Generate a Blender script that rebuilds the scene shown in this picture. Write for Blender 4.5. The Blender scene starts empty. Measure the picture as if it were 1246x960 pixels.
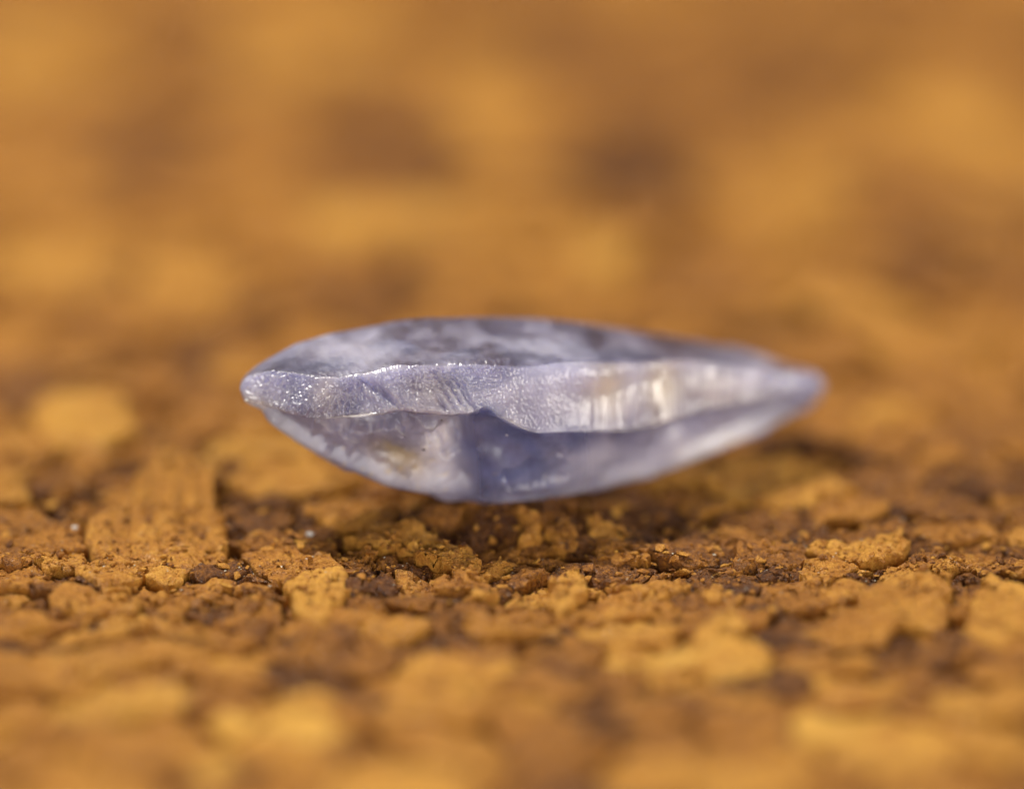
import bpy, math
import numpy as np
from mathutils import Vector, Matrix

# ------------------------------------------------------------------ units
S = 0.001                 # everything below is measured in millimetres
rng = np.random.default_rng(11)
scene = bpy.context.scene
col = scene.collection

# ------------------------------------------------------------------ camera
ELEV = math.radians(22.0)         # camera looks down by this much
DIST = 150.0                      # mm from lens to the plane of focus
FW = 17.5                         # mm of frame width in the plane of focus
K = FW / 1246.0                   # mm per photograph pixel in the plane of focus
cE, sE = math.cos(ELEV), math.sin(ELEV)
P0 = np.array([0.0, 2.95 * sE, 2.95 * cE])
FWD = np.array([0.0, cE, -sE])
UP = np.array([0.0, sE, cE])
RIGHT = np.array([1.0, 0.0, 0.0])
CAM = P0 - DIST * FWD

cam_d = bpy.data.cameras.new('camera')
cam = bpy.data.objects.new('camera', cam_d)
col.objects.link(cam)
cam.location = Vector(CAM * S)
cam.rotation_euler = (math.pi / 2 - ELEV, 0, 0)
cam_d.sensor_width = 36.0
cam_d.lens = 36.0 * DIST / FW
cam_d.clip_start = 0.005
cam_d.clip_end = 20.0
cam_d.dof.use_dof = True
cam_d.dof.focus_distance = DIST * S
cam_d.dof.aperture_fstop = cam_d.lens / 13.0
cam_d.dof.aperture_blades = 0
scene.camera = cam

# ------------------------------------------------------------------ world and lamps
world = bpy.data.worlds.new('World')
scene.world = world
world.use_nodes = True
wn = world.node_tree.nodes
bg = wn['Background']
bg.inputs[0].default_value = (1.0, 0.94, 0.92, 1)
bg.inputs[1].default_value = 0.12


def area_lamp(name, loc, target, size, power, colour, size_y=None):
    d = bpy.data.lights.new(name, 'AREA')
    d.energy = power
    d.color = colour
    d.size = size * S
    if size_y:
        d.shape = 'RECTANGLE'
        d.size_y = size_y * S
    o = bpy.data.objects.new(name, d)
    col.objects.link(o)
    o.location = Vector(loc) * S
    v = Vector(target) - Vector(loc)
    o.rotation_euler = v.to_track_quat('-Z', 'Y').to_euler()
    return o


area_lamp('window_light', (-140, 130, 300), (0, 3, 0), 42, 1.88, (1.0, 0.95, 0.86))
area_lamp('front_fill', (-30, -285, 48), (0, 3, 1), 110, 0.55, (1.0, 0.95, 0.90))  # fill lamp added to brighten the crystal's front and underside
area_lamp('side_light', (290, -60, 85), (0, 3, 2), 110, 0.55, (1.0, 0.93, 0.82))

scene.view_settings.view_transform = 'Standard'
scene.view_settings.look = 'None'
scene.view_settings.gamma = 1.0
scene.view_settings.use_curve_mapping = False
scene.view_settings.exposure = 0.0
scene.cycles.use_denoising = True
scene.cycles.max_bounces = 14
scene.cycles.transmission_bounces = 12
scene.cycles.sample_clamp_indirect = 6.0


# ------------------------------------------------------------------ geometry helpers
def at(px, py, dep):
    """photograph pixel + depth behind the plane of focus (mm) -> world mm"""
    px = np.asarray(px, float); py = np.asarray(py, float); dep = np.asarray(dep, float)
    f = (DIST + dep) / DIST
    u = (px - 623.0) * K * f
    v = (480.0 - py) * K * f
    return P0 + u[..., None] * RIGHT + v[..., None] * UP + dep[..., None] * FWD


def ground(px, py, z=0.0):
    """photograph pixel -> point of the plane at height z (mm)"""
    px = np.asarray(px, float); py = np.asarray(py, float)
    d = DIST * FWD + ((px - 623.0) * K)[..., None] * RIGHT + ((480.0 - py) * K)[..., None] * UP
    t = (z - CAM[2]) / d[..., 2]
    return CAM + d * t[..., None]


def pixel(p):
    q = np.asarray(p, float) - CAM
    w = q @ FWD
    return 623.0 + (q @ RIGHT) / w * DIST / K, 480.0 - (q @ UP) / w * DIST / K


_perm = rng.permutation(256)
_perm = np.concatenate([_perm, _perm, _perm])
_grad = rng.normal(size=(256, 3))
_grad /= np.linalg.norm(_grad, axis=1)[:, None]


def perlin(p):
    p = np.asarray(p, float)
    i = np.floor(p).astype(np.int64)
    f = p - i
    i &= 255
    w = f * f * f * (f * (f * 6 - 15) + 10)
    out = 0.0
    for dx in (0, 1):
        wx = w[..., 0] if dx else 1 - w[..., 0]
        for dy in (0, 1):
            wy = w[..., 1] if dy else 1 - w[..., 1]
            for dz in (0, 1):
                wz = w[..., 2] if dz else 1 - w[..., 2]
                h = _perm[_perm[_perm[i[..., 0] + dx] + ((i[..., 1] + dy) & 255)] + ((i[..., 2] + dz) & 255)]
                g = _grad[h]
                out = out + wx * wy * wz * (g[..., 0] * (f[..., 0] - dx) + g[..., 1] * (f[..., 1] - dy) + g[..., 2] * (f[..., 2] - dz))
    return out * 1.6


def fbm(p, octaves=3, gain=0.5):
    a, s, o = 1.0, 1.0, 0.0
    for k in range(octaves):
        o = o + a * perlin(p * s + 17.3 * k)
        a *= gain; s *= 2.03
    return o


def p3(x, y, z=0.0):
    x = np.asarray(x, float)
    return np.stack([x, np.asarray(y, float) + 0 * x, np.asarray(z, float) + 0 * x], -1)


def smooth(a, b, x):
    t = np.clip((x - a) / (b - a), 0, 1)
    return t * t * (3 - 2 * t)


def mesh_from(name, verts, quads=None, tris=None, attrs=None):
    """fast mesh build from numpy arrays (verts in mm)"""
    me = bpy.data.meshes.new(name)
    faces = []
    nq = 0 if quads is None else len(quads)
    nt = 0 if tris is None else len(tris)
    loops = []
    if nq: loops.append(np.asarray(quads).ravel())
    if nt: loops.append(np.asarray(tris).ravel())
    loops = np.concatenate(loops).astype(np.int32)
    me.vertices.add(len(verts))
    me.vertices.foreach_set('co', (np.asarray(verts) * S).astype(np.float32).ravel())
    me.loops.add(len(loops))
    me.loops.foreach_set('vertex_index', loops)
    me.polygons.add(nq + nt)
    start = np.concatenate([np.arange(nq) * 4, nq * 4 + np.arange(nt) * 3]).astype(np.int32)
    me.polygons.foreach_set('loop_start', start)
    me.polygons.foreach_set('use_smooth', np.ones(nq + nt, bool))
    me.update(calc_edges=True)
    me.validate()
    for k, v in (attrs or {}).items():
        a = me.attributes.new(k, 'FLOAT', 'POINT')
        a.data.foreach_set('value', np.asarray(v, np.float32))
    return me


def link(name, me, mat, parent=None, loc=None):
    o = bpy.data.objects.new(name, me)
    col.objects.link(o)
    if mat: me.materials.append(mat) if not me.materials else None
    if loc is not None: o.location = Vector(loc) * S
    if parent: o.parent = parent
    return o


# ------------------------------------------------------------------ materials
def new_mat(name):
    m = bpy.data.materials.new(name)
    m.use_nodes = True
    nt = m.node_tree
    return m, nt, nt.nodes['Principled BSDF']


def N(nt, typ, **kw):
    n = nt.nodes.new(typ)
    for k, v in kw.items():
        setattr(n, k, v)
    return n


def attr(nt, name):
    return N(nt, 'ShaderNodeAttribute', attribute_name=name).outputs['Fac']


def math_node(nt, op, a, b=None, clamp=False):
    n = N(nt, 'ShaderNodeMath', operation=op, use_clamp=clamp)
    for i, v in enumerate((a, b)):
        if v is None: continue
        if isinstance(v, (int, float)): n.inputs[i].default_value = v
        else: nt.links.new(v, n.inputs[i])
    return n.outputs[0]


def noise(nt, vec, scale_mm, detail=3.0, rough=0.5, dim='3D', w=None):
    n = N(nt, 'ShaderNodeTexNoise', noise_dimensions=dim)
    n.inputs['Scale'].default_value = 1.0 / (scale_mm * S)
    n.inputs['Detail'].default_value = detail
    n.inputs['Roughness'].default_value = rough
    nt.links.new(vec, n.inputs['Vector'])
    if w is not None: nt.links.new(w, n.inputs['W'])
    return n.outputs['Fac']


def ramp(nt, fac, stops):
    r = N(nt, 'ShaderNodeValToRGB')
    e = r.color_ramp.elements
    while len(e) < len(stops): e.new(0.5)
    for k, (p, c) in enumerate(stops):
        e[k].position = p
        e[k].color = (*c, 1)
    nt.links.new(fac, r.inputs[0])
    return r.outputs[0]


def mix_col(nt, fac, a, b):
    n = N(nt, 'ShaderNodeMix', data_type='RGBA')
    for sock, v in ((n.inputs[0], fac), (n.inputs[6], a), (n.inputs[7], b)):
        if isinstance(v, (int, float)): sock.default_value = v
        elif isinstance(v, tuple): sock.default_value = (*v, 1)
        else: nt.links.new(v, sock)
    return n.outputs[2]


def cork_material(name, dark=0.04):
    m, nt, b = new_mat(name)
    pos = N(nt, 'ShaderNodeNewGeometry').outputs['Position']
    tone = attr(nt, 'tone')
    w = math_node(nt, 'MULTIPLY', tone, 37.0)
    n1 = noise(nt, pos, 0.55, 4, 0.6, '4D', w)
    n2 = noise(nt, pos, 0.09, 3, 0.6)
    n3 = noise(nt, pos, 0.028, 2, 0.6)
    t = math_node(nt, 'ADD', tone, math_node(nt, 'MULTIPLY', math_node(nt, 'SUBTRACT', n1, 0.5), 0.75))
    t = math_node(nt, 'ADD', t, math_node(nt, 'MULTIPLY', math_node(nt, 'SUBTRACT', n2, 0.5), 0.75))
    t = math_node(nt, 'ADD', t, math_node(nt, 'MULTIPLY', math_node(nt, 'SUBTRACT', n3, 0.5), 0.60))
    t = math_node(nt, 'ADD', t, -dark, clamp=True)
    c = ramp(nt, t, [(0.0, (0.055, 0.017, 0.006)), (0.25, (0.18, 0.066, 0.014)), (0.5, (0.44, 0.176, 0.025)),
                     (0.75, (0.63, 0.300, 0.048)), (1.0, (0.82, 0.45, 0.08))])
    nt.links.new(c, b.inputs['Base Color'])
    b.inputs['Roughness'].default_value = 0.40
    b.inputs['Specular IOR Level'].default_value = 0.28
    h = math_node(nt, 'ADD', n2, math_node(nt, 'MULTIPLY', n3, 0.6))
    bp = N(nt, 'ShaderNodeBump')
    bp.inputs['Strength'].default_value = 0.8
    bp.inputs['Distance'].default_value = 0.12 * S
    nt.links.new(h, bp.inputs['Height'])
    nt.links.new(bp.outputs[0], b.inputs['Normal'])
    return m


def plain(name, colour, rough=0.5, trans=0.0):
    m, nt, b = new_mat(name)
    pos = N(nt, 'ShaderNodeNewGeometry').outputs['Position']
    c = mix_col(nt, noise(nt, pos, 0.05, 2), tuple(x * 0.75 for x in colour), colour)
    nt.links.new(c, b.inputs['Base Color'])
    b.inputs['Roughness'].default_value = rough
    b.inputs['Transmission Weight'].default_value = trans
    return m


def crystal_material():
    m, nt, b = new_mat('crystal')
    pos = N(nt, 'ShaderNodeTexCoord').outputs['Object']
    blue = attr(nt, 'blue'); warm_tint = attr(nt, 'warm_tint'); milk = attr(nt, 'milk'); rough = attr(nt, 'rough')
    big = noise(nt, pos, 1.3, 4, 0.55)
    sml = noise(nt, pos, 0.30, 4, 0.6)
    z = math_node(nt, 'ADD', math_node(nt, 'MULTIPLY', big, 0.75), math_node(nt, 'MULTIPLY', sml, 0.35))
    c = ramp(nt, z, [(0.34, (0.26, 0.25, 0.41)), (0.50, (0.40, 0.385, 0.57)), (0.66, (0.60, 0.58, 0.75))])
    c = mix_col(nt, milk, c, (0.80, 0.76, 0.82))
    c = mix_col(nt, blue, c, (0.17, 0.20, 0.42))
    c = mix_col(nt, warm_tint, c, (0.78, 0.62, 0.38))
    nt.links.new(c, b.inputs['Base Color'])
    nt.links.new(rough, b.inputs['Roughness'])
    b.inputs['IOR'].default_value = 1.76
    b.inputs['Subsurface Weight'].default_value = 1.0
    b.inputs['Subsurface Radius'].default_value = (0.9, 0.95, 1.25)
    b.inputs['Subsurface Scale'].default_value = 0.6 * S
    clear = math_node(nt, 'MULTIPLY', math_node(nt, 'MULTIPLY', ramp(nt, z, [(0.42, (0.95,) * 3), (0.65, (0.54,) * 3)]), math_node(nt, 'SUBTRACT', 1.0, milk)),
                      attr(nt, 'clear'))
    nt.links.new(clear, b.inputs['Transmission Weight'])
    fine = noise(nt, pos, 0.045, 3, 0.6)
    bp = N(nt, 'ShaderNodeBump')
    bp.inputs['Distance'].default_value = 0.02 * S
    nt.links.new(math_node(nt, 'MULTIPLY', rough, 1.3, clamp=True), bp.inputs['Strength'])
    nt.links.new(fine, bp.inputs['Height'])
    nt.links.new(bp.outputs[0], b.inputs['Normal'])
    return m


M_CORK = cork_material('cork')
M_SUB = cork_material('cork_binder', 0.12)
M_CRYSTAL = crystal_material()
M_WHITE = plain('pale_mineral', (0.85, 0.83, 0.78), 0.25, 0.2)
M_GLINT = plain('clear_glint', (0.85, 0.78, 0.62), 0.12, 0.35)
M_VEIL = plain('milky_veil', (0.84, 0.82, 0.90), 0.35, 0.35)
M_DARK = plain('dark_mineral', (0.06, 0.035, 0.025), 0.5)

# ------------------------------------------------------------------ cork board (setting)
X0, X1, Y0, Y1 = -14.0, 14.0, -13.0, 36.0
nx, ny = 150, 270
gx, gy = np.meshgrid(np.linspace(X0 - 3, X1 + 3, nx), np.linspace(Y0 - 3, Y1 + 3, ny))
gz = -0.42 + 0.10 * fbm(p3(gx / 0.9, gy / 0.9), 3)
v = np.stack([gx, gy, gz], -1).reshape(-1, 3)
idx = np.arange(nx * ny).reshape(ny, nx)
q = np.stack([idx[:-1, :-1], idx[:-1, 1:], idx[1:, 1:], idx[1:, :-1]], -1).reshape(-1, 4)
ring = np.concatenate([idx[0, :], idx[1:, -1], idx[-1, -2::-1], idx[-2:0:-1, 0]])
low = v[ring].copy(); low[:, 2] = -4.0
nb = len(v)
v = np.concatenate([v, low])
r = np.arange(len(ring)); r2 = (r + 1) % len(ring)
q = np.concatenate([q, np.stack([ring[r2], ring[r], nb + r, nb + r2], -1)])
me = mesh_from('cork_board', v, q, None, {'tone': np.full(len(v), 0.12)})
board = link('cork_board', me, M_SUB)
board['kind'] = 'structure'
board['label'] = 'rough ochre cork surface of pressed granules under the crystal'

# colour of the cork by place, with the crystal's shadow painted in: lighter and darker patches as they lie in the photograph (x, y, radius x, radius y, amount)
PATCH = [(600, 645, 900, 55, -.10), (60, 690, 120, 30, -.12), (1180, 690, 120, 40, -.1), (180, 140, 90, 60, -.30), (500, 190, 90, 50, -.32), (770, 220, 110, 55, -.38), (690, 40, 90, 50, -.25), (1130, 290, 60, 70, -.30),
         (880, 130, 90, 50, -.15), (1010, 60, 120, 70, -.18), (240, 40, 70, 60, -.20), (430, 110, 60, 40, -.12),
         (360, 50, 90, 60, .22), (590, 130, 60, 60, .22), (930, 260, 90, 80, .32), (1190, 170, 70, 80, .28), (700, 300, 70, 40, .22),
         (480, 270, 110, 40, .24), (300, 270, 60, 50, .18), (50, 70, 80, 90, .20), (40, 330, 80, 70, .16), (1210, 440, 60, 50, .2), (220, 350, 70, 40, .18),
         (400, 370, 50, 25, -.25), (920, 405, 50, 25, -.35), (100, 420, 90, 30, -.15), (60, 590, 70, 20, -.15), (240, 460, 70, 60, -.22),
         (600, 640, 220, 22, -.28), (330, 610, 70, 25, -.30), (1130, 610, 150, 35, -.25), (820, 650, 40, 16, -.1), (990, 540, 40, 16, -.35),  # opens with the shadow under the crystal, painted into the cork tone
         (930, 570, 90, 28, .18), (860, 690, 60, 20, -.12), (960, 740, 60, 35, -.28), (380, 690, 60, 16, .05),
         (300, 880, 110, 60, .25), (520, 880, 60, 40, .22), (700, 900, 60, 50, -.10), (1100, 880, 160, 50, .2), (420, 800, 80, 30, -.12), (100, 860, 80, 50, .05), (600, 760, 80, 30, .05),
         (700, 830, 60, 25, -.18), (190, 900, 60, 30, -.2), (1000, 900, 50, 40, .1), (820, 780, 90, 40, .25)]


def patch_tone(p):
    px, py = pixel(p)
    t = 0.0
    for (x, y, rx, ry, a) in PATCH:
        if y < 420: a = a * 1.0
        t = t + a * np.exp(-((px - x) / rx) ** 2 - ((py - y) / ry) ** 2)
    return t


def domain_warp(xy, k=1.0):
    a = 0.42 * k
    dx = a * perlin(p3(xy[:, 0] / 1.1, xy[:, 1] / 1.1, 3.3)) + 0.13 * perlin(p3(xy[:, 0] / 0.28, xy[:, 1] / 0.28, 9.1)) + 0.045 * perlin(p3(xy[:, 0] / 0.10, xy[:, 1] / 0.09, 1.7))
    dy = a * perlin(p3(xy[:, 0] / 1.1, xy[:, 1] / 1.1, 23.3)) + 0.13 * perlin(p3(xy[:, 0] / 0.28, xy[:, 1] / 0.28, 29.1)) + 0.045 * perlin(p3(xy[:, 0] / 0.10, xy[:, 1] / 0.09, 21.7))
    return xy + np.stack([dx, dy], -1)


# seeds: variable-radius darts
seeds, rads = [], []
grid = {}


def try_seed(x, y, r):
    gxi, gyi = int(x // 1.2), int(y // 1.2)
    for a in range(gxi - 2, gxi + 3):
        for b in range(gyi - 2, gyi + 3):
            for k in grid.get((a, b), ()):
                if (seeds[k][0] - x) ** 2 + (seeds[k][1] - y) ** 2 < (0.92 * (r + rads[k])) ** 2:
                    return False
    grid.setdefault((gxi, gyi), []).append(len(seeds))
    seeds.append((x, y)); rads.append(r)
    return True


for r, n in ((0.80, 300), (0.48, 1000), (0.33, 5000), (0.23, 12000)):
    for _ in range(n):
        x = rng.uniform(X0 / 1.45, X1 / 1.45); y = rng.uniform(Y0, Y1)
        strip = -4.0 < y < 5.0
        if r > 0.6 and strip: continue
        if r > 0.4 and strip and rng.random() < 0.5: continue
        if r < 0.3 and not (-9 < y < 16): continue
        try_seed(x, y, r * rng.uniform(0.8, 1.2))
for _ in range(16000):
    x = rng.uniform(-7.3, 7.3); y = rng.uniform(-3.5, 5.5)
    try_seed(x, y, rng.uniform(0.09, 0.20))
seeds = np.array(seeds); rads = np.array(rads)


def clip(poly, nrm, d):
    out = []
    s = poly @ nrm - d
    for i in range(len(poly)):
        j = (i + 1) % len(poly)
        if s[i] <= 0: out.append(poly[i])
        if (s[i] < 0) != (s[j] < 0):
            t = s[i] / (s[i] - s[j])
            out.append(poly[i] + t * (poly[j] - poly[i]))
    return np.array(out)


def power_cell(i):
    c = seeds[i]
    poly = c + 2.2 * np.array([[-1, -1], [1, -1], [1, 1], [-1, 1]])
    d2 = ((seeds - c) ** 2).sum(1)
    near = np.argsort(d2)[1:26]
    for j in near:
        n = seeds[j] - c
        L = math.sqrt(d2[j])
        t = (d2[j] + rads[i] ** 2 - rads[j] ** 2) / (2 * L)
        n = n / L
        poly = clip(poly, n, n @ c + t)
        if len(poly) < 3: return None
    return poly


def radial(poly, c, nang):
    """distance from c to the outline in nang directions"""
    th = np.linspace(0, 2 * math.pi, nang, endpoint=False)
    d = np.stack([np.cos(th), np.sin(th)], -1)
    best = np.full(nang, 1e9)
    for i in range(len(poly)):
        a = poly[i] - c; e = poly[(i + 1) % len(poly)] - poly[i]
        den = d[:, 0] * e[1] - d[:, 1] * e[0]
        den = np.where(abs(den) < 1e-12, 1e-12, den)
        t = (a[0] * e[1] - a[1] * e[0]) / den
        s = (a[0] * d[:, 1] - a[1] * d[:, 0]) / den
        ok = (t > 0) & (s >= -1e-6) & (s <= 1 + 1e-6)
        best = np.where(ok & (t < best), t, best)
    best[best > 1e8] = 0.05
    return th, d, best


CONTACT = ground(605, 613)[:2]


def mound(w):
    return 0.50 * np.exp(-((w[:, 0] - CONTACT[0]) / 1.6) ** 2 - ((w[:, 1] - CONTACT[1] + 0.7) / 0.8) ** 2)


def granule(poly, base, tilt, tone, nang, nring, gap=0.035, warp=1.0, edge=0.10, rib=None, depth=0.75, relief=1.0, dome=0.0):
    """one cork granule: relief on top, rounded rim, rough sides going down. Returns centre, verts, quads, tris"""
    c = poly.mean(0)
    th, d, R = radial(poly, c, nang)
    R = np.maximum(R - gap, 0.4 * R)
    f = (np.arange(1, nring + 1) / nring) ** 0.85
    top = c + f[:, None, None] * R[None, :, None] * d[None]              # ring, ang, 2
    top = top.reshape(-1, 2)
    xy = np.concatenate([c[None], top])
    ff = np.concatenate([[0.0], np.repeat(f, nang)])
    RR = np.concatenate([[R.mean()], np.tile(R, nring)])
    w = domain_warp(xy, warp)
    loc = xy - c
    inset = (1 - ff) * RR                                                # distance to the rim
    z = base + loc @ tilt + dome * (1 - ff ** 2)
    z += relief * (0.075 * fbm(p3(w[:, 0] / 0.55, w[:, 1] / 0.55, tone * 31), 2) + 0.045 * fbm(p3(w[:, 0] / 0.2, w[:, 1] / 0.2, tone * 17), 2) + 0.014 * perlin(p3(w[:, 0] / 0.06, w[:, 1] / 0.06, tone * 7)))
    z += 0.10 * fbm(p3(w[:, 0] / 1.5, w[:, 1] / 1.5, 4.0), 2)
    z += mound(w)
    if nring > 9:                             # thin splits running through the flakes
        cr = np.abs(perlin(p3(w[:, 0] / 0.75, w[:, 1] / 0.42, 51.0 + tone)) + 0.35 * perlin(p3(w[:, 0] / 0.16, w[:, 1] / 0.12, 3.0)))
        z -= 0.22 * (1 - smooth(0.0, 0.075, cr)) * smooth(-.25, .15, perlin(p3(w[:, 0] / 1.3, w[:, 1] / 1.3, 77.0)))
    z -= edge * np.clip(1 - inset / 0.14, 0, 1) ** 2
    if rib: z += rib(w)
    verts = [np.concatenate([w, z[:, None]], 1)]
    rim = verts[0][-nang:]
    cw = verts[0][0, :2]
    for k, (dz, sh) in enumerate(((0.10, 1.0), (0.26, 0.97), (0.48, 0.93), (depth, 0.9))):
        rr = rim.copy()
        rr[:, :2] = cw + (rim[:, :2] - cw) * (sh + 0.05 * perlin(p3(th * 0 + np.cos(th) * 3 + c[0], np.sin(th) * 3 + c[1], k * 2.1)))[:, None]
        rr[:, 2] -= dz
        verts.append(rr)
    verts = np.concatenate(verts)
    nr = nring + 4
    ring = 1 + np.arange(nr * nang).reshape(nr, nang)
    nxt = np.roll(ring, -1, axis=1)
    quads = np.stack([ring[:-1], ring[1:], nxt[1:], nxt[:-1]], -1).reshape(-1, 4)
    tris = np.stack([np.zeros(nang, int), ring[0], nxt[0]], -1)
    last = ring[-1]
    return np.array([cw[0], cw[1], z[0]]), verts, quads, tris


# hand-laid chips: photograph outline, height, tone, rim drop, relief, tilt
def zoom3(l): return [(x * .337, 540 + y * .337) for x, y in l]
def zoom4(l): return [(400 + x * .337, 580 + y * .337) for x, y in l]
def zoom5(l): return [(800 + x * .358, 540 + y * .358) for x, y in l]


def ribs(w):
    return 0.10 * np.abs(np.sin((w[:, 0] + 0.10 * perlin(p3(w[:, 0] / 0.5, w[:, 1] / 0.8, 5.0))) * 10.5)) * (0.6 + perlin(p3(w[:, 0] / 0.5, w[:, 1] / 0.9, 2.0)))


CHIPS = [
    # outline, base, tone, edge, tilt, rib
    ([(162, 588), (175, 572), (202, 562), (236, 564), (259, 582), (268, 612), (274, 641), (280, 672), (256, 684), (202, 686), (162, 683), (131, 679), (111, 672), (103, 633), (120, 622), (158, 607)], 0.14, .62, .16, (0.0, 0.06), ribs),
    (zoom3([(-200, 300), (-100, 235), (0, 228), (100, 222), (200, 258), (280, 288), (312, 368), (220, 385), (130, 405), (60, 440), (-80, 420)]), 0.16, .46, .09, (0.02, -0.02), None),
    (zoom3([(860, 330), (960, 300), (1080, 320), (1100, 350), (1000, 375), (900, 370)]), 0.12, .42, .08, (0, 0), None),
    (zoom3([(1040, 480), (1130, 440), (1240, 450), (1260, 520), (1160, 640), (1080, 600)]), 0.12, .78, .10, (0, .05), None),
    (zoom4([(50, 210), (150, 178), (290, 184), (420, 238), (310, 268), (180, 250)]), 0.17, .66, .06, (0.03, 0.06), None),
    (zoom4([(310, 278), (420, 242), (520, 258), (556, 308), (540, 350), (480, 355), (440, 304), (345, 287)]), 0.22, .62, .06, (0.0, 0.05), None),
    (zoom4([(940, 178), (1000, 165), (1060, 172), (1072, 205), (1000, 218), (940, 205)]), 0.15, .70, .07, (0, .1), None),
    (zoom4([(815, 360), (860, 335), (910, 340), (932, 390), (890, 450), (850, 482), (815, 440)]), 0.14, .72, .08, (0, .05), None),
    (zoom4([(960, 225), (1080, 222), (1180, 240), (1170, 285), (1080, 300), (980, 285)]), 0.10, .55, .06, (0, .05), None),
    (zoom4([(700, 175), (750, 165), (780, 205), (765, 240), (715, 240)]), 0.14, .6, .08, (0, .05), None),
    (zoom4([(790, 200), (850, 185), (905, 205), (890, 250), (820, 262)]), 0.12, .58, .08, (0, .05), None),
    (zoom5([(690, 485), (780, 472), (880, 448), (985, 448), (1000, 590), (940, 602), (850, 600), (745, 588), (690, 540)]), 0.24, .66, .08, (-0.03, 0.05), None),
    (zoom5([(1120, 448), (1246, 480), (1330, 530), (1330, 620), (1246, 645), (1140, 680), (1045, 630), (1062, 540)]), 0.26, .70, .08, (0.03, 0.02), None),
    (zoom5([(500, 340), (600, 332), (700, 322), (830, 300), (852, 345), (800, 372), (690, 378), (580, 368)]), 0.20, .68, .05, (0.0, 0.1), None),
    (zoom5([(480, 425), (500, 375), (600, 372), (682, 402), (620, 430), (540, 470), (490, 458)]), 0.12, .64, .07, (0, .06), None),
    (zoom5([(820, 398), (930, 388), (1020, 372), (1030, 398), (940, 428), (850, 416)]), 0.15, .60, .05, (0, .06), None),
    (zoom5([(550, 485), (650, 447), (702, 470), (692, 505), (600, 512)]), 0.10, .62, .06, (0, .05), None),
    (zoom5([(40, 740), (100, 670), (180, 600), (260, 560), (310, 600), (285, 655), (400, 700), (380, 770), (200, 785)]), 0.12, .80, .10, (0, .05), None),
    (zoom5([(1140, 400), (1240, 385), (1330, 400), (1320, 430), (1200, 432)]), 0.14, .66, .05, (0, .05), None),
    ([(30, 492), (80, 472), (150, 480), (166, 520), (120, 545), (60, 536)], 0.30, .78, .12, (0, .05), None),
    ([(275, 572), (330, 545), (400, 552), (442, 575), (400, 592), (300, 592)], 0.22, .70, .12, (0, .05), None),
    ([(850, 578), (900, 552), (990, 560), (1042, 590), (960, 612), (880, 602)], 0.18, .76, .10, (0, .05), None),
    ([(-60, 590), (-10, 572), (30, 572), (38, 598), (0, 606), (-60, 604)], 0.2, .7, .1, (0, 0), None),
    ([(690, 300), (730, 285), (770, 295), (765, 325), (720, 335)], 0.2, .85, .1, (0, 0), None),
]

fine_v, fine_q, fine_t, fine_tone, off = [], [], [], [], 0
pieces = []                       # (share, centre, verts, quads, tris, tone)
chip_poly = []
for (out, base, tone, edge, tilt, rib) in CHIPS:
    o = np.array(out)
    base *= 0.6
    g = ground(o[:, 0], o[:, 1], base)[:, :2]
    chip_poly.append(g)
    area = abs(0.5 * np.sum(g[:, 0] * np.roll(g[:, 1], -1) - g[:, 1] * np.roll(g[:, 0], -1)))
    yy = g[:, 1].mean()
    near = -4 < yy < 5
    na, nr_ = (150, 46) if near else (72, 16)
    pieces.append((1e3 + area,) + granule(g, base, np.array(tilt), tone, na, nr_, 0.0, 0.12, edge, rib, 0.7, 0.85) + (tone,))


def inside(pt, poly):
    x, y = pt
    s = False
    for i in range(len(poly)):
        a, b = poly[i], poly[i - 1]
        if (a[1] > y) != (b[1] > y) and x < (b[0] - a[0]) * (y - a[1]) / (b[1] - a[1]) + a[0]:
            s = not s
    return s


for i in range(len(seeds)):
    poly = power_cell(i)
    if poly is None or len(poly) < 3: continue
    poly = poly * np.array([1.45, 1.0])             # flakes lie longer across the view
    c = poly.mean(0)
    area = abs(0.5 * np.sum(poly[:, 0] * np.roll(poly[:, 1], -1) - poly[:, 1] * np.roll(poly[:, 0], -1)))
    if area < 0.004: continue
    px, py = pixel(np.array([c[0], c[1], 0.0]))
    vis = -60 < px < 1306 and -40 < py < 1010
    covered = any(inside(c, g) for g in chip_poly)
    small = rads[i] < 0.25
    base = rng.normal(-0.02, 0.045 if not small else 0.045)
    if small: base -= 0.08
    tilt = rng.normal(0, 0.08 if not small else 0.18, 2)
    if covered:
        base = -0.22 - abs(rng.normal(0, 0.05)); tilt *= 0.2
    dc = math.hypot(c[0] - CONTACT[0], c[1] - CONTACT[1])
    if dc < 1.6:
        base = min(base, -0.06 + 0.02 * dc); tilt *= 0.25
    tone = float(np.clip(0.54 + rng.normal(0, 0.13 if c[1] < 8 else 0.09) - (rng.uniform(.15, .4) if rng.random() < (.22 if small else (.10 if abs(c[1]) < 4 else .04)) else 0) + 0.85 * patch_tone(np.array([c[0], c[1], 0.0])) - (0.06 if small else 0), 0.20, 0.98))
    focus = abs(c[1]) < 2.6
    mid = -6 < c[1] < 9
    size = math.sqrt(area)
    if not vis: na, nr_ = 20, 4
    elif focus: na, nr_ = int(np.clip(size * 95, 22, 130)), int(np.clip(size * 26, 5, 36))
    elif mid: na, nr_ = int(np.clip(size * 55, 18, 80)), int(np.clip(size * 14, 4, 20))
    else: na, nr_ = 22, 5
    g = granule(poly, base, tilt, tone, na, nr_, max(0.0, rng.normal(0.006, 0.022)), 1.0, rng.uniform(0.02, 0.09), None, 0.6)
    share = area * sE if vis and not covered else 0.0
    pieces.append((share,) + g + (tone,))

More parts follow.
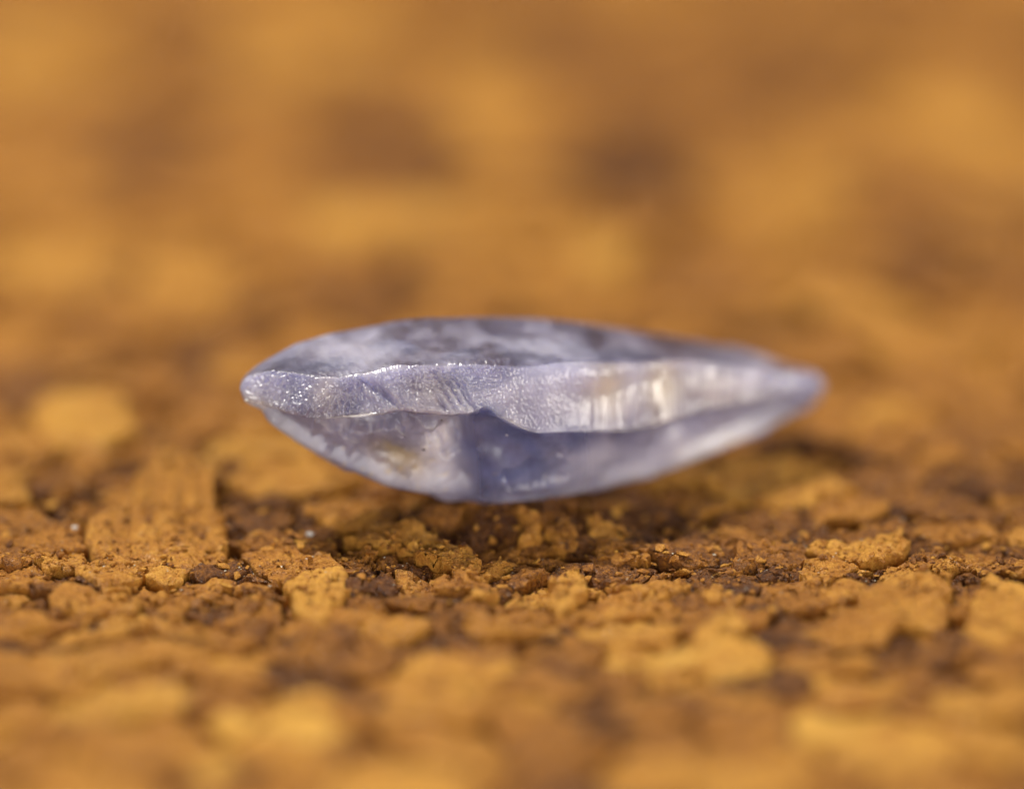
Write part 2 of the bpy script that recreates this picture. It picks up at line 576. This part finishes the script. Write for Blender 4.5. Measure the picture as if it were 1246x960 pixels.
# the 300 largest granules in view are parts of the board, the rest one part of kind stuff
order = sorted(range(len(pieces)), key=lambda k: -pieces[k][0])
for k in order[:298]:
    sh, c, vv, qq, tt, tone = pieces[k]
    me = mesh_from('cork_granule', vv - c, qq, tt, {'tone': np.full(len(vv), tone)})
    link('cork_granule', me, M_CORK, board, c)
for k in order[298:]:
    sh, c, vv, qq, tt, tone = pieces[k]
    fine_v.append(vv); fine_q.append(qq + off); fine_t.append(tt + off); fine_tone.append(np.full(len(vv), tone)); off += len(vv)
me = mesh_from('small_granules', np.concatenate(fine_v), np.concatenate(fine_q), np.concatenate(fine_t), {'tone': np.concatenate(fine_tone)})
o = link('small_granules', me, M_CORK, board)
o['kind'] = 'stuff'

# height map of the finished cork, to lay crumbs and grains on it
CELL = 0.06
hw, hh = int((X1 - X0 + 4) / CELL), int((Y1 - Y0 + 4) / CELL)
hmap = np.full((hh, hw), -0.40)
allv = np.concatenate([p[2] for p in pieces])
ix = np.clip(((allv[:, 0] - X0 + 2) / CELL).astype(int), 0, hw - 1)
iy = np.clip(((allv[:, 1] - Y0 + 2) / CELL).astype(int), 0, hh - 1)
np.maximum.at(hmap, (iy, ix), allv[:, 2])


def height(x, y):
    return hmap[np.clip(((y - Y0 + 2) / CELL).astype(int), 0, hh - 1), np.clip(((x - X0 + 2) / CELL).astype(int), 0, hw - 1)]


# ------------------------------------------------------------------ crumbs (nobody could count them)
ico = None
import bmesh
bm = bmesh.new(); bmesh.ops.create_icosphere(bm, subdivisions=1, radius=1.0)
ico_v = np.array([v.co[:] for v in bm.verts]); ico_f = np.array([[v.index for v in f.verts] for f in bm.faces]); bm.free()


def scatter(name, n, size, ys, mat, tone_lo, tone_hi, sink=0.3, flat=0.7):
    x = rng.uniform(-11, 11, n); y = rng.normal(ys[0], ys[1], n)
    r = size[0] + (size[1] - size[0]) * rng.power(0.45, n) ** 1.5
    d = np.hypot(x - CONTACT[0], y - CONTACT[1])
    r = np.where(d < 1.4, np.minimum(r, 0.03), r)
    z = height(x, y) + r * (flat - sink)
    vs = ico_v[None] * (1 + 0.35 * rng.normal(size=(n, len(ico_v), 1)).clip(-1.5, 1.5)) * r[:, None, None]
    vs = vs * np.stack([rng.uniform(0.7, 1.7, n), rng.uniform(0.6, 1.3, n), rng.uniform(0.3, 0.8, n)], -1)[:, None, :]
    az = rng.uniform(0, 6.283, n); tl = rng.normal(0, 0.35, n)
    cz, sz, ct, st_ = np.cos(az)[:, None], np.sin(az)[:, None], np.cos(tl)[:, None], np.sin(tl)[:, None]
    a1 = vs[..., 0] * ct + vs[..., 2] * st_; c1_ = -vs[..., 0] * st_ + vs[..., 2] * ct
    vs = np.stack([a1 * cz - vs[..., 1] * sz, a1 * sz + vs[..., 1] * cz, c1_], -1)
    vs = vs + np.stack([x, y, z], -1)[:, None, :]
    fs = ico_f[None] + (np.arange(n) * len(ico_v))[:, None, None]
    t = np.repeat(rng.uniform(tone_lo, tone_hi, n), len(ico_v))
    me = mesh_from(name, vs.reshape(-1, 3), None, fs.reshape(-1, 3), {'tone': t})
    me.polygons.foreach_set('use_smooth', np.zeros(n * len(ico_f), bool))
    ob = link(name, me, mat, board)
    ob['kind'] = 'stuff'
    return ob


scatter('cork_crumbs', 7000, (0.006, 0.040), (0.4, 2.0), M_CORK, 0.38, 0.75, 0.5)
scatter('cork_flakes', 1500, (0.03, 0.10), (0.6, 1.9), M_CORK, 0.32, 0.8, 0.45)
scatter('glint_shards', 480, (0.006, 0.020), (0.0, 1.4), M_GLINT, 0.5, 0.5, 0.0)  # shards added to imitate sparkling highlights on the cork's cell edges

# fine fibres in the cracks
fv, fq, off = [], [], 0
fib = [(1160, 722), (1166, 735), (1172, 728), (1168, 745), (1158, 740), (530, 690), (100, 665), (1000, 705), (1176, 740), (1164, 715), (390, 690), (860, 700)]
for (px, py) in fib:
    g = ground(px, py)
    h0 = float(height(np.array([g[0]]), np.array([g[1]]))[0])
    a = rng.uniform(0, 6.28); L = rng.uniform(0.2, 0.45); el = rng.uniform(0.1, 0.9)
    t = np.linspace(0, 1, 9)
    path = np.stack([g[0] + L * t * math.cos(a), g[1] + L * t * math.sin(a), h0 - 0.05 + L * el * np.sin(t * 2.2)], -1)
    th = np.linspace(0, 2 * math.pi, 5, endpoint=False)
    tube = path[:, None, :] + 0.007 * (1 - 0.6 * t)[:, None, None] * np.stack([np.cos(th), 0 * th, np.sin(th)], -1)[None]
    ring = off + np.arange(45).reshape(9, 5); nxt = np.roll(ring, -1, 1)
    fq.append(np.stack([ring[:-1], nxt[:-1], nxt[1:], ring[1:]], -1).reshape(-1, 4))
    fv.append(tube.reshape(-1, 3)); off += 45
me = mesh_from('cork_fibres', np.concatenate(fv), np.concatenate(fq), None, {'tone': np.full(off, 0.8)})
o = link('cork_fibres', me, M_CORK, board); o['kind'] = 'stuff'

# ------------------------------------------------------------------ the crystal
NS = 900
xs = 292.0 + (1003.5 - 292.0) * (0.5 - 0.5 * np.cos(np.linspace(0.0, math.pi, NS))) * 0.35 + 0.65 * (1003.5 - 292.0) * np.linspace(0, 1, NS)
xs = 292.0 + (xs - 292.0)


def curve(pts):
    p = np.array(pts, float)
    y = np.interp(xs, p[:, 0], p[:, 1])
    k = np.hanning(15); k /= k.sum()
    ys = np.convolve(np.pad(y, 7, 'edge'), k, 'valid')
    ys[:8] = y[:8]; ys[-8:] = y[-8:]
    return ys


cT = curve([(292, 470), (294, 463), (300, 455), (312, 445), (327, 436), (360, 418), (400, 406), (440, 399), (480, 391), (515, 387), (560, 386), (600, 385), (640, 386), (680, 389), (720, 394), (760, 400), (800, 406), (840, 412), (880, 420), (905, 424), (930, 432), (950, 441), (968, 447), (980, 449), (990, 452), (999, 458), (1003, 467)])
cA = curve([(292, 471), (298, 460), (310, 455), (330, 452), (361, 454), (385, 458), (414, 459), (450, 455), (480, 446), (560, 444), (630, 446), (680, 443), (740, 443), (800, 440), (850, 440), (890, 446), (925, 450), (960, 454), (990, 455), (1003, 467)])
cB = curve([(292, 473), (297, 484), (304, 490), (330, 496), (352, 503), (372, 508), (400, 509), (425, 503), (480, 500), (520, 501), (545, 503), (575, 500), (592, 494), (610, 508), (640, 523), (656, 527), (720, 524), (765, 524), (800, 518), (830, 508), (860, 497), (900, 489), (950, 482), (985, 476), (1003, 470)])
cC = curve([(292, 474), (297, 488), (304, 493), (318, 499), (326, 513), (340, 524), (370, 544), (420, 570), (470, 592), (510, 600), (540, 601), (560, 602), (578, 608), (605, 613), (640, 610), (680, 605), (720, 597), (780, 583), (820, 571), (850, 559), (900, 538), (930, 524), (950, 513), (966, 504), (984, 497), (996, 487), (1003, 471)])
jag = smooth(395, 430, xs) * smooth(596, 575, xs)
cB = cB + jag * 6.0 * perlin(p3(xs / 33.0, 0.4, 2.6))
cA = cA + smooth(300, 330, xs) * smooth(720, 640, xs) * 2.2 * perlin(p3(xs / 38.0, 9.4, 2.6))
dep = curve([(292, .75), (330, .35), (400, .05), (480, -.1), (560, -.05), (620, .15), (700, .8), (780, 1.6), (860, 2.5), (930, 3.5), (1003, 4.6)])
t = (xs - 292) / 711.5
w = np.clip(np.sin(np.pi * t ** 0.86), 0, 1) ** 0.62
# contact: the keel meets the cork at (605, 613)
PT, PA, PB = at(xs, cT, dep + 2.0 * w), at(xs, cA, dep + 0.06 * w), at(xs, cB, dep - 0.03 * w)
kc = CONTACT
PC = at(xs, cC, dep + 1.35 * w)
yk = np.array([0.0, 1.0, 0.0]); zk = np.array([0.0, 0.0, 1.0])
PE = PT + (1.25 * w)[:, None] * yk - (0.85 * w)[:, None] * zk
PK = PC + (1.0 * w)[:, None] * FWD + (0.03 * w)[:, None] * zk
PD = PK + (1.45 * w)[:, None] * yk + (1.35 * w)[:, None] * zk


def seg(a, b, n, bulge=0.0, mid=None):
    s = np.linspace(0, 1, n, endpoint=False)
    p = a[:, None] * (1 - s)[None, :, None] + b[:, None] * s[None, :, None]
    return p


nTA, nAB, nBC, nCK, nKD, nDE, nET = 64, 92, 96, 10, 20, 12, 26
nCD = nCK + nKD
P = np.concatenate([seg(PT, PA, nTA), seg(PA, PB, nAB), seg(PB, PC, nBC), seg(PC, PK, nCK), seg(PK, PD, nKD), seg(PD, PE, nDE), seg(PE, PT, nET)], 1)
NV = P.shape[1]
# soften the section's corners a touch, more at the back
ker = np.array([1, 2, 3, 2, 1], float); ker /= ker.sum()
Ps = sum(np.roll(P, k - 2, 1) * ker[k] for k in range(5))
P = Ps
# normals
du = np.gradient(P, axis=0); dv = np.roll(P, -1, 1) - np.roll(P, 1, 1)
nrm = np.cross(dv, du); nrm /= np.linalg.norm(nrm, axis=2)[..., None] + 1e-12
ctr = P.mean(1, keepdims=True)
if ((P - ctr) * nrm).sum() < 0: nrm = -nrm
px, py = pixel(P.reshape(-1, 3)); px = px.reshape(NS, NV); py = py.reshape(NS, NV)
zone = np.concatenate([np.full(nTA, 0), np.full(nAB, 1), np.full(nBC, 2), np.full(nCD + nDE + nET, 3)])[None] + np.zeros((NS, 1))
sv = np.concatenate([np.linspace(0, 1, n, endpoint=False) for n in (nTA, nAB, nBC, nCK, nKD, nDE, nET)])[None] + np.zeros((NS, 1))
top_f = (zone == 0); band = (zone == 1); lowf = (zone == 2); back = (zone == 3)
fadeband = np.where(band, 0.55 + 0.45 * smooth(0, .06, sv) * smooth(1, .94, sv), 0)
fadelow = np.where(lowf, smooth(0, 1, sv / np.interp(px, [292, 440, 520], [.34, .22, .14])) * smooth(1, .70, sv), 0)
fadetop = np.where(top_f, smooth(.05, .45, sv) * smooth(1, .93, sv), 0)
ends = smooth(292, 305, xs)[:, None] * smooth(1003.5, 985, xs)[:, None]
disp = np.zeros((NS, NV))


def ell(x, y, rx, ry, rot=0.0):
    c_, s_ = math.cos(rot), math.sin(rot)
    a = (px - x) * c_ + (py - y) * s_; b = -(px - x) * s_ + (py - y) * c_
    return np.exp(-(a / rx) ** 2 - (b / ry) ** 2)


def ridge(p): return 1 - 2 * np.abs(perlin(p))


# etched, wrinkled left half of the girdle band: short ridges fanning out
ang = np.interp(px, [292, 400, 480, 560, 620], [-0.9, -1.35, -1.9, -2.25, -1.7])
ca, sa = np.cos(ang), np.sin(ang)
al = (px - 450) * ca + (py - 480) * sa
ac = -(px - 450) * sa + (py - 480) * ca
etch = 0.6 * ridge(p3(al / 17.0, ac / 6.0, 1.0)) + 0.5 * ridge(p3(al / 9.0, ac / 3.6, 4.0)) + 0.35 * perlin(p3(px / 2.6, py / 2.6, 8.0))
mL = smooth(640, 575, px)
disp += fadeband * mL * 0.042 * etch * np.clip(0.75 + 1.1 * perlin(p3(px / 45, py / 30, 31.0)), 0.15, 1.5)
disp += fadeband * smooth(565, 600, px) * smooth(740, 690, px) * 0.008 * (ridge(p3(px / 5.0, py / 9.0, 2.0)) + 0.8 * perlin(p3(px / 2.4, py / 3.5, 3.0)))
# glossy striations across the right half of the band
st = perlin(p3(px / 9.0, py / 160.0, 6.0)) + 0.7 * perlin(p3(px / 4.2, py / 120.0, 12.0)) + 0.9 * perlin(p3(px / 26.0, py / 200.0, 22.0))
disp += fadeband * smooth(705, 745, px) * 0.048 * st
# diagonal grooves
for (x, y, L, a) in ((548, 487, 24, 1.0), (558, 484, 24, 1.0), (568, 482, 22, 0.95), (538, 492, 16, 1.0), (470, 480, 26, 0.75), (452, 471, 20, 0.7)):
    disp -= fadeband * 0.10 * ell(x, y, L, 3.4, a)
# slow waves in the band
disp += fadeband * 0.10 * fbm(p3(px / 90.0, py / 60.0, 3.0), 2)
disp -= fadeband * 0.10 * ell(430, 480, 16, 26) + 0.0


def cells(x, y, n, seed, x_lo, x_hi, y_lo, y_hi, amp):
    """flat fracture faces: each point takes the plane of its nearest centre"""
    r_ = np.random.default_rng(seed)
    cx = r_.uniform(x_lo, x_hi, n); cy = r_.uniform(y_lo, y_hi, n)
    sx = r_.normal(0, amp, n); sy = r_.normal(0, amp * 1.6, n); h = r_.normal(0, amp * 22, n)
    best = np.full(x.shape, -1e9)
    for k in range(n):
        best = np.maximum(best, h[k] + sx[k] * (x - cx[k]) + sy[k] * (y - cy[k]) - 0.000022 * ((x - cx[k]) ** 2 + 3.0 * (y - cy[k]) ** 2))
    return best - np.median(best)


wx = px + 9 * perlin(p3(px / 30, py / 30, 2.2)); wy = py + 7 * perlin(p3(px / 30, py / 30, 7.2))
disp += fadelow * ends * np.clip(cells(wx, wy, 60, 5, 292, 1003, 490, 615, 0.0042), -0.22, 0.22) * smooth(540, 620, px)
disp += fadelow * ends * np.clip(cells(wx, wy, 70, 15, 292, 600, 490, 615, 0.0075), -0.25, 0.2) * smooth(600, 560, px)
disp += fadetop * ends * np.clip(cells(wx, wy, 46, 8, 292, 1003, 385, 460, 0.0011), -0.06, 0.06) * smooth(520, 640, px)
disp += np.where(back, 1, 0) * ends * smooth(0, .2, sv) * smooth(1, .5, sv) * 0.12 * fbm(p3(px / 80, py / 50, 5.5), 3)
# rough spots on the broken lower left face
disp += fadelow * smooth(600, 540, px) * (0.022 * fbm(p3(px / 16, py / 11, 1.5), 3) + 0.012 * ridge(p3(wx / 40, wy / 16, 6.5)))
disp += fadelow * smooth(560, 620, px) * 0.012 * fbm(p3(px / 26, py / 18, 1.5), 2)
# the chipped hollow under the band: blue scar with a peak at (592, 496)
disp -= fadelow * 0.32 * ell(620, 540, 52, 30, 0.25)
disp -= fadelow * 0.15 * ell(555, 530, 26, 14, -0.4)
disp -= fadelow * 0.20 * ell(440, 523, 36, 9, -0.1)
def step(lo, hi, x, y, rx, ry, rot=0.0):
    X_ = px + 10 * perlin(p3(px / 17, py / 13, 61.0)) + 4 * perlin(p3(px / 6, py / 5, 64.0)); Y_ = py + 6 * perlin(p3(px / 17, py / 13, 68.0)) + 3 * perlin(p3(px / 6, py / 5, 71.0))
    c_, s_ = math.cos(rot), math.sin(rot)
    a = (X_ - x) * c_ + (Y_ - y) * s_; b = -(X_ - x) * s_ + (Y_ - y) * c_
    return smooth(lo, hi, np.exp(-np.maximum(abs(a / rx), abs(b / ry)) ** 2))


disp -= fadelow * 0.20 * step(.30, .45, 455, 527, 34, 9, -.12)
disp += fadelow * 0.12 * step(.40, .52, 505, 532, 24, 16, .5)
disp -= fadelow * 0.14 * step(.40, .52, 545, 550, 20, 14, .9)
disp += fadelow * 0.09 * step(.40, .55, 400, 540, 34, 10, .5)
disp -= fadelow * 0.10 * step(.40, .52, 480, 566, 30, 12, .35)
disp -= fadelow * 0.10 * step(.40, .50, 650, 572, 40, 14, -.3)
disp -= fadelow * 0.18 * ell(835, 530, 40, 9, -0.5)
disp -= fadetop * 0.16 * ell(610, 402, 34, 9, 0.1)
disp -= fadetop * 0.12 * ell(810, 420, 70, 9, 0.05)
disp += fadetop * 0.006 * fbm(p3(px / 14, py / 8, 2.5), 3)
near_rim = np.where(band, 1, np.where(top_f, smooth(.82, 1, sv), np.where(lowf, smooth(.16, 0, sv), 0))) * smooth(660, 600, px)
disp += near_rim * 0.014 * (perlin(p3(px / 7, py / 5, 91.0)) + .6 * perlin(p3(px / 3, py / 2.6, 95.0)))
P = P + nrm * (disp * ends)[..., None]

# surface character (real frosting and colour zoning, a warm tint, painted-in reflections and highlight)
rough = np.where(band, np.interp(px, [292, 560, 700, 745, 1003], [.28, .28, .30, .15, .22]), np.where(lowf, np.interp(px, [292, 540, 600, 1003], [.42, .36, .24, .36]), np.where(top_f, .34, .3)))
blue = np.zeros_like(px)
n_ = 0.35 * perlin(p3(px / 26, py / 20, 4.4))
blue += np.where(lowf, np.clip(1.25 * ell(615, 552, 62, 40, 0.1) + n_ * ell(620, 550, 80, 60), 0, 1) * smooth(540, 566, px + 8 * n_), 0)
blue += 0.75 * ell(592, 505, 16, 14) + 0.35 * ell(560, 470, 40, 18) + np.where(top_f, 0.28 * ell(400, 447, 55, 8, 0.2), 0) + 0.4 * ell(690, 530, 60, 9)
blue += np.where(lowf, .45 * step(.3, .5, 455, 527, 28, 6, -.12) + .4 * ell(835, 524, 40, 8, -.5) + .35 * ell(700, 535, 16, 10), 0) + np.where(top_f, .30 * ell(608, 402, 22, 9) + .15 * ell(520, 420, 40, 9) + .15 * ell(780, 415, 60, 9), 0)  # dark inner reflections and the notch's shade, painted in as blue
blue = np.clip(blue + 0.10, 0, 1)
warm_tint = 1.1 * ell(482, 566, 34, 13, 0.35) + np.where(band, 0.5 * ell(740, 470, 26, 40) + 0.55 * ell(805, 470, 24, 50) + .25 * ell(860, 470, 40, 30) + 0.30 * ell(395, 478, 18, 30) + 0.25 * ell(525, 480, 30, 30), 0)  # warm ochre patches on the lower face and band
warm_tint = np.clip(warm_tint + np.where(lowf, .55 * smooth(.35, .7, perlin(p3(px / 9, py / 6, 41.0))) * smooth(.45, .95, sv), 0), 0, 1)
milk = np.where(lowf, .6 * ell(450, 516, 34, 4, -.1) + .7 * step(.3, .6, 533, 552, 16, 12, .8) + .75 * ell(535, 560, 36, 34) + .5 * ell(420, 520, 50, 14) + .6 * ell(820, 570, 120, 20, -0.45) + .5 * ell(720, 560, 40, 30), 0) + np.where(band, .4 * ell(680, 480, 60, 40) + .4 * ell(765, 490, 36, 30) + .6 * ell(880, 465, 90, 30) + .35 * ell(330, 475, 30, 20), 0) + 0.6 * np.where(top_f, .45 * ell(420, 425, 60, 14, .1) + .45 * ell(575, 408, 26, 12) + .5 * ell(660, 428, 60, 10) + .4 * ell(930, 437, 50, 10), 0)  # pale patch on the band's right half paints a highlight into the colour
milk = np.clip(milk + .15 * perlin(p3(px / 30, py / 15, 14.4)), 0, .9)
clear = np.where(band, np.interp(px, [292, 620, 700, 760], [.6, .55, .4, .5]), np.where(lowf, 0.9, 1.0))

me_v = P.reshape(-1, 3)
I = np.arange(NS * NV).reshape(NS, NV); J = np.roll(I, -1, 1)
q = np.stack([I[:-1], I[1:], J[1:], J[:-1]], -1).reshape(-1, 4)
c0, c1 = len(me_v), len(me_v) + 1
me_v = np.concatenate([me_v, P[0].mean(0)[None], P[-1].mean(0)[None]])
tr = np.concatenate([np.stack([np.full(NV, c0), I[0], J[0]], -1), np.stack([np.full(NV, c1), J[-1], I[-1]], -1)])
base_pt = np.array([CONTACT[0], CONTACT[1], 0.0])
zmin = me_v[:, 2].min()
k = int(np.argmin(me_v[:, 2]))
print('crystal lowest', me_v[k], 'cork there', height(me_v[k:k + 1, 0], me_v[k:k + 1, 1]), 'contact', CONTACT)


def ext(a, fill): return np.concatenate([a.reshape(-1), [fill, fill]])


me = mesh_from('crystal', me_v - base_pt, q, tr, {'rough': ext(rough, .3), 'blue': ext(blue, .1), 'warm_tint': ext(warm_tint, 0), 'milk': ext(milk, .2), 'clear': ext(clear, .6)})
bm = bmesh.new(); bm.from_mesh(me); bmesh.ops.recalc_face_normals(bm, faces=bm.faces); bm.to_mesh(me); bm.free()
crystal = link('rough_crystal', me, M_CRYSTAL, None, base_pt)
crystal['label'] = 'translucent pale lilac blue rough crystal, spindle shaped, lying on the cork'
crystal['category'] = 'crystal'
PF = P


def surface_point(x, y, z=(0, 1, 2)):
    m = np.isin(zone, z)
    d = np.where(m, (px - x) ** 2 + (py - y) ** 2, 1e9)
    i = np.unravel_index(np.argmin(d), d.shape)
    return PF[i], nrm[i]


def grain(name, p, r, mat, parent=None, base=np.zeros(3), seed=0, flat=0.7):
    r_ = np.random.default_rng(seed)
    bm = bmesh.new(); bmesh.ops.create_icosphere(bm, subdivisions=2, radius=1.0)
    v = np.array([a.co[:] for a in bm.verts]); f = np.array([[a.index for a in b.verts] for b in bm.faces]); bm.free()
    v = v * (1 + 0.45 * perlin(v * 1.3 + seed * 3.1))[:, None] * np.array([r * r_.uniform(.9, 1.3), r, r * flat])
    me = mesh_from(name, v, None, f)
    me.polygons.foreach_set('use_smooth', np.zeros(len(f), bool))
    return link(name, me, mat, parent, p - base)


from mathutils.bvhtree import BVHTree
cs = P[::6, ::4]; ni, nj = cs.shape[:2]
ci = np.arange(ni * nj).reshape(ni, nj); cj = np.roll(ci, -1, 1)
cq = np.stack([ci[:-1], ci[1:], cj[1:], cj[:-1]], -1).reshape(-1, 4)
cv = cs.reshape(-1, 3)
fn = np.cross(cv[cq[:, 1]] - cv[cq[:, 0]], cv[cq[:, 3]] - cv[cq[:, 0]])
if (fn * (cv[cq].mean(1) - cv.mean(0))).sum() < 0: cq = cq[:, ::-1]
TREE = BVHTree.FromPolygons([tuple(a) for a in cv], [tuple(int(b) for b in a) for a in cq])


# cloudy veils healed inside the stone: thin curved sheets
def veil(x, y, depth, lx, ly, yaw, pitch, seed):
    p, n = surface_point(x, y)
    c = p + np.array([0, 1.0, 0]) * depth
    n1, n2 = 26, 16
    r_ = np.random.default_rng(seed)
    a = np.linspace(0, 2 * math.pi, n1, endpoint=False); rr = np.linspace(0.05, 1, n2)
    A, Rr = np.meshgrid(a, rr)
    lim = 1 + 0.35 * perlin(p3(np.cos(A) * 1.7 + seed, np.sin(A) * 1.7, seed * 1.3))
    U = np.cos(A) * Rr * lim * lx; V = np.sin(A) * Rr * lim * ly
    W = 0.25 * ly * perlin(p3(U / 0.6 + seed, V / 0.4, seed * .7))
    L = np.stack([U, W, V], -1).reshape(-1, 3)
    cy_, sy_ = math.cos(yaw), math.sin(yaw); cp_, sp_ = math.cos(pitch), math.sin(pitch)
    L = L @ np.array([[1, 0, 0], [0, cp_, sp_], [0, -sp_, cp_]]) @ np.array([[cy_, sy_, 0], [-sy_, cy_, 0], [0, 0, 1]])
    for _ in range(14):                       # shrink until the sheet lies wholly inside the stone
        bad = False
        for pt in L[::5] + c:
            hit, hn, hi, hd = TREE.find_nearest(Vector(pt))
            if (Vector(pt) - hit).dot(hn) > -0.10: bad = True; break
        if not bad: break
        L = L * 0.82
    else:
        return
    Q = L.reshape(n2, n1, 3)
    nn = np.array([0, 0.012, 0.004])
    vv = np.concatenate([(Q - nn).reshape(-1, 3), (Q + nn).reshape(-1, 3)])
    ia = np.arange(n1 * n2).reshape(n2, n1); ib = np.roll(ia, -1, 1); h_ = n1 * n2
    q_ = np.concatenate([np.stack([ia[:-1], ib[:-1], ib[1:], ia[1:]], -1).reshape(-1, 4), np.stack([ia[:-1], ia[1:], ib[1:], ib[:-1]], -1).reshape(-1, 4) + h_,
                         np.stack([ia[-1], ib[-1], ib[-1] + h_, ia[-1] + h_], -1), np.stack([ib[0], ia[0], ia[0] + h_, ib[0] + h_], -1)])
    me = mesh_from('veil', vv, q_)
    link('veil', me, M_VEIL, crystal, c - base_pt)


for k_, a_ in enumerate(((400, 485, .9, .9, .35, .2, -.4), (480, 470, 1.3, 1.0, .5, -.3, -.6), (560, 480, 1.0, .5, .6, .5, .2), (540, 550, .7, .7, .45, -.2, .5), (660, 480, 1.1, 1.0, .5, .3, -.3),
                         (760, 480, 1.0, .9, .4, .6, -.2), (860, 475, .7, .7, .3, .6, 0.1), (740, 550, .8, .6, .35, .4, .5), (450, 545, .6, .6, .3, -.3, .6))):
    veil(*a_, k_ + 1)

# specks caught in the crystal's surface
for s, (x, y, r) in enumerate(((541, 520, .030), (537, 527.5, .018), (516, 553, .025))):
    p, n = surface_point(x, y)
    grain('inclusion', p, r, M_DARK, crystal, base_pt, s)
for s, (x, y, r) in enumerate(((554.5, 474, .030), (302, 487, .035), (616, 537, .022))):
    p, n = surface_point(x, y)
    grain('pale_grain', p, r, M_WHITE, crystal, base_pt, 20 + s)

# a few loose pale grains lying on the cork
for s, (x, y, r, lab) in enumerate(((377, 651, .055, 'bright white mineral grain on dark cork below the left end of the crystal'),
                                    (374, 681, .028, 'tiny pale grain on the cork just below the bright white grain'),
                                    (603, 689, .032, 'tiny white grain in a crack right of the broken cork chip, below the crystal'),
                                    (91, 643, .045, 'small pale grain at the left edge of the ribbed cork block'))):
    g = ground(x, y, 0.1)
    hgt = float(height(np.array([g[0]]), np.array([g[1]]))[0])
    g = ground(x, y, hgt)
    ob = grain('mineral_grain', np.array([g[0], g[1], hgt + r * 0.45]), r, M_WHITE, None, np.zeros(3), 40 + s)
    ob['label'] = lab
    ob['category'] = 'grain'
    ob['group'] = 'pale mineral grains on the cork'
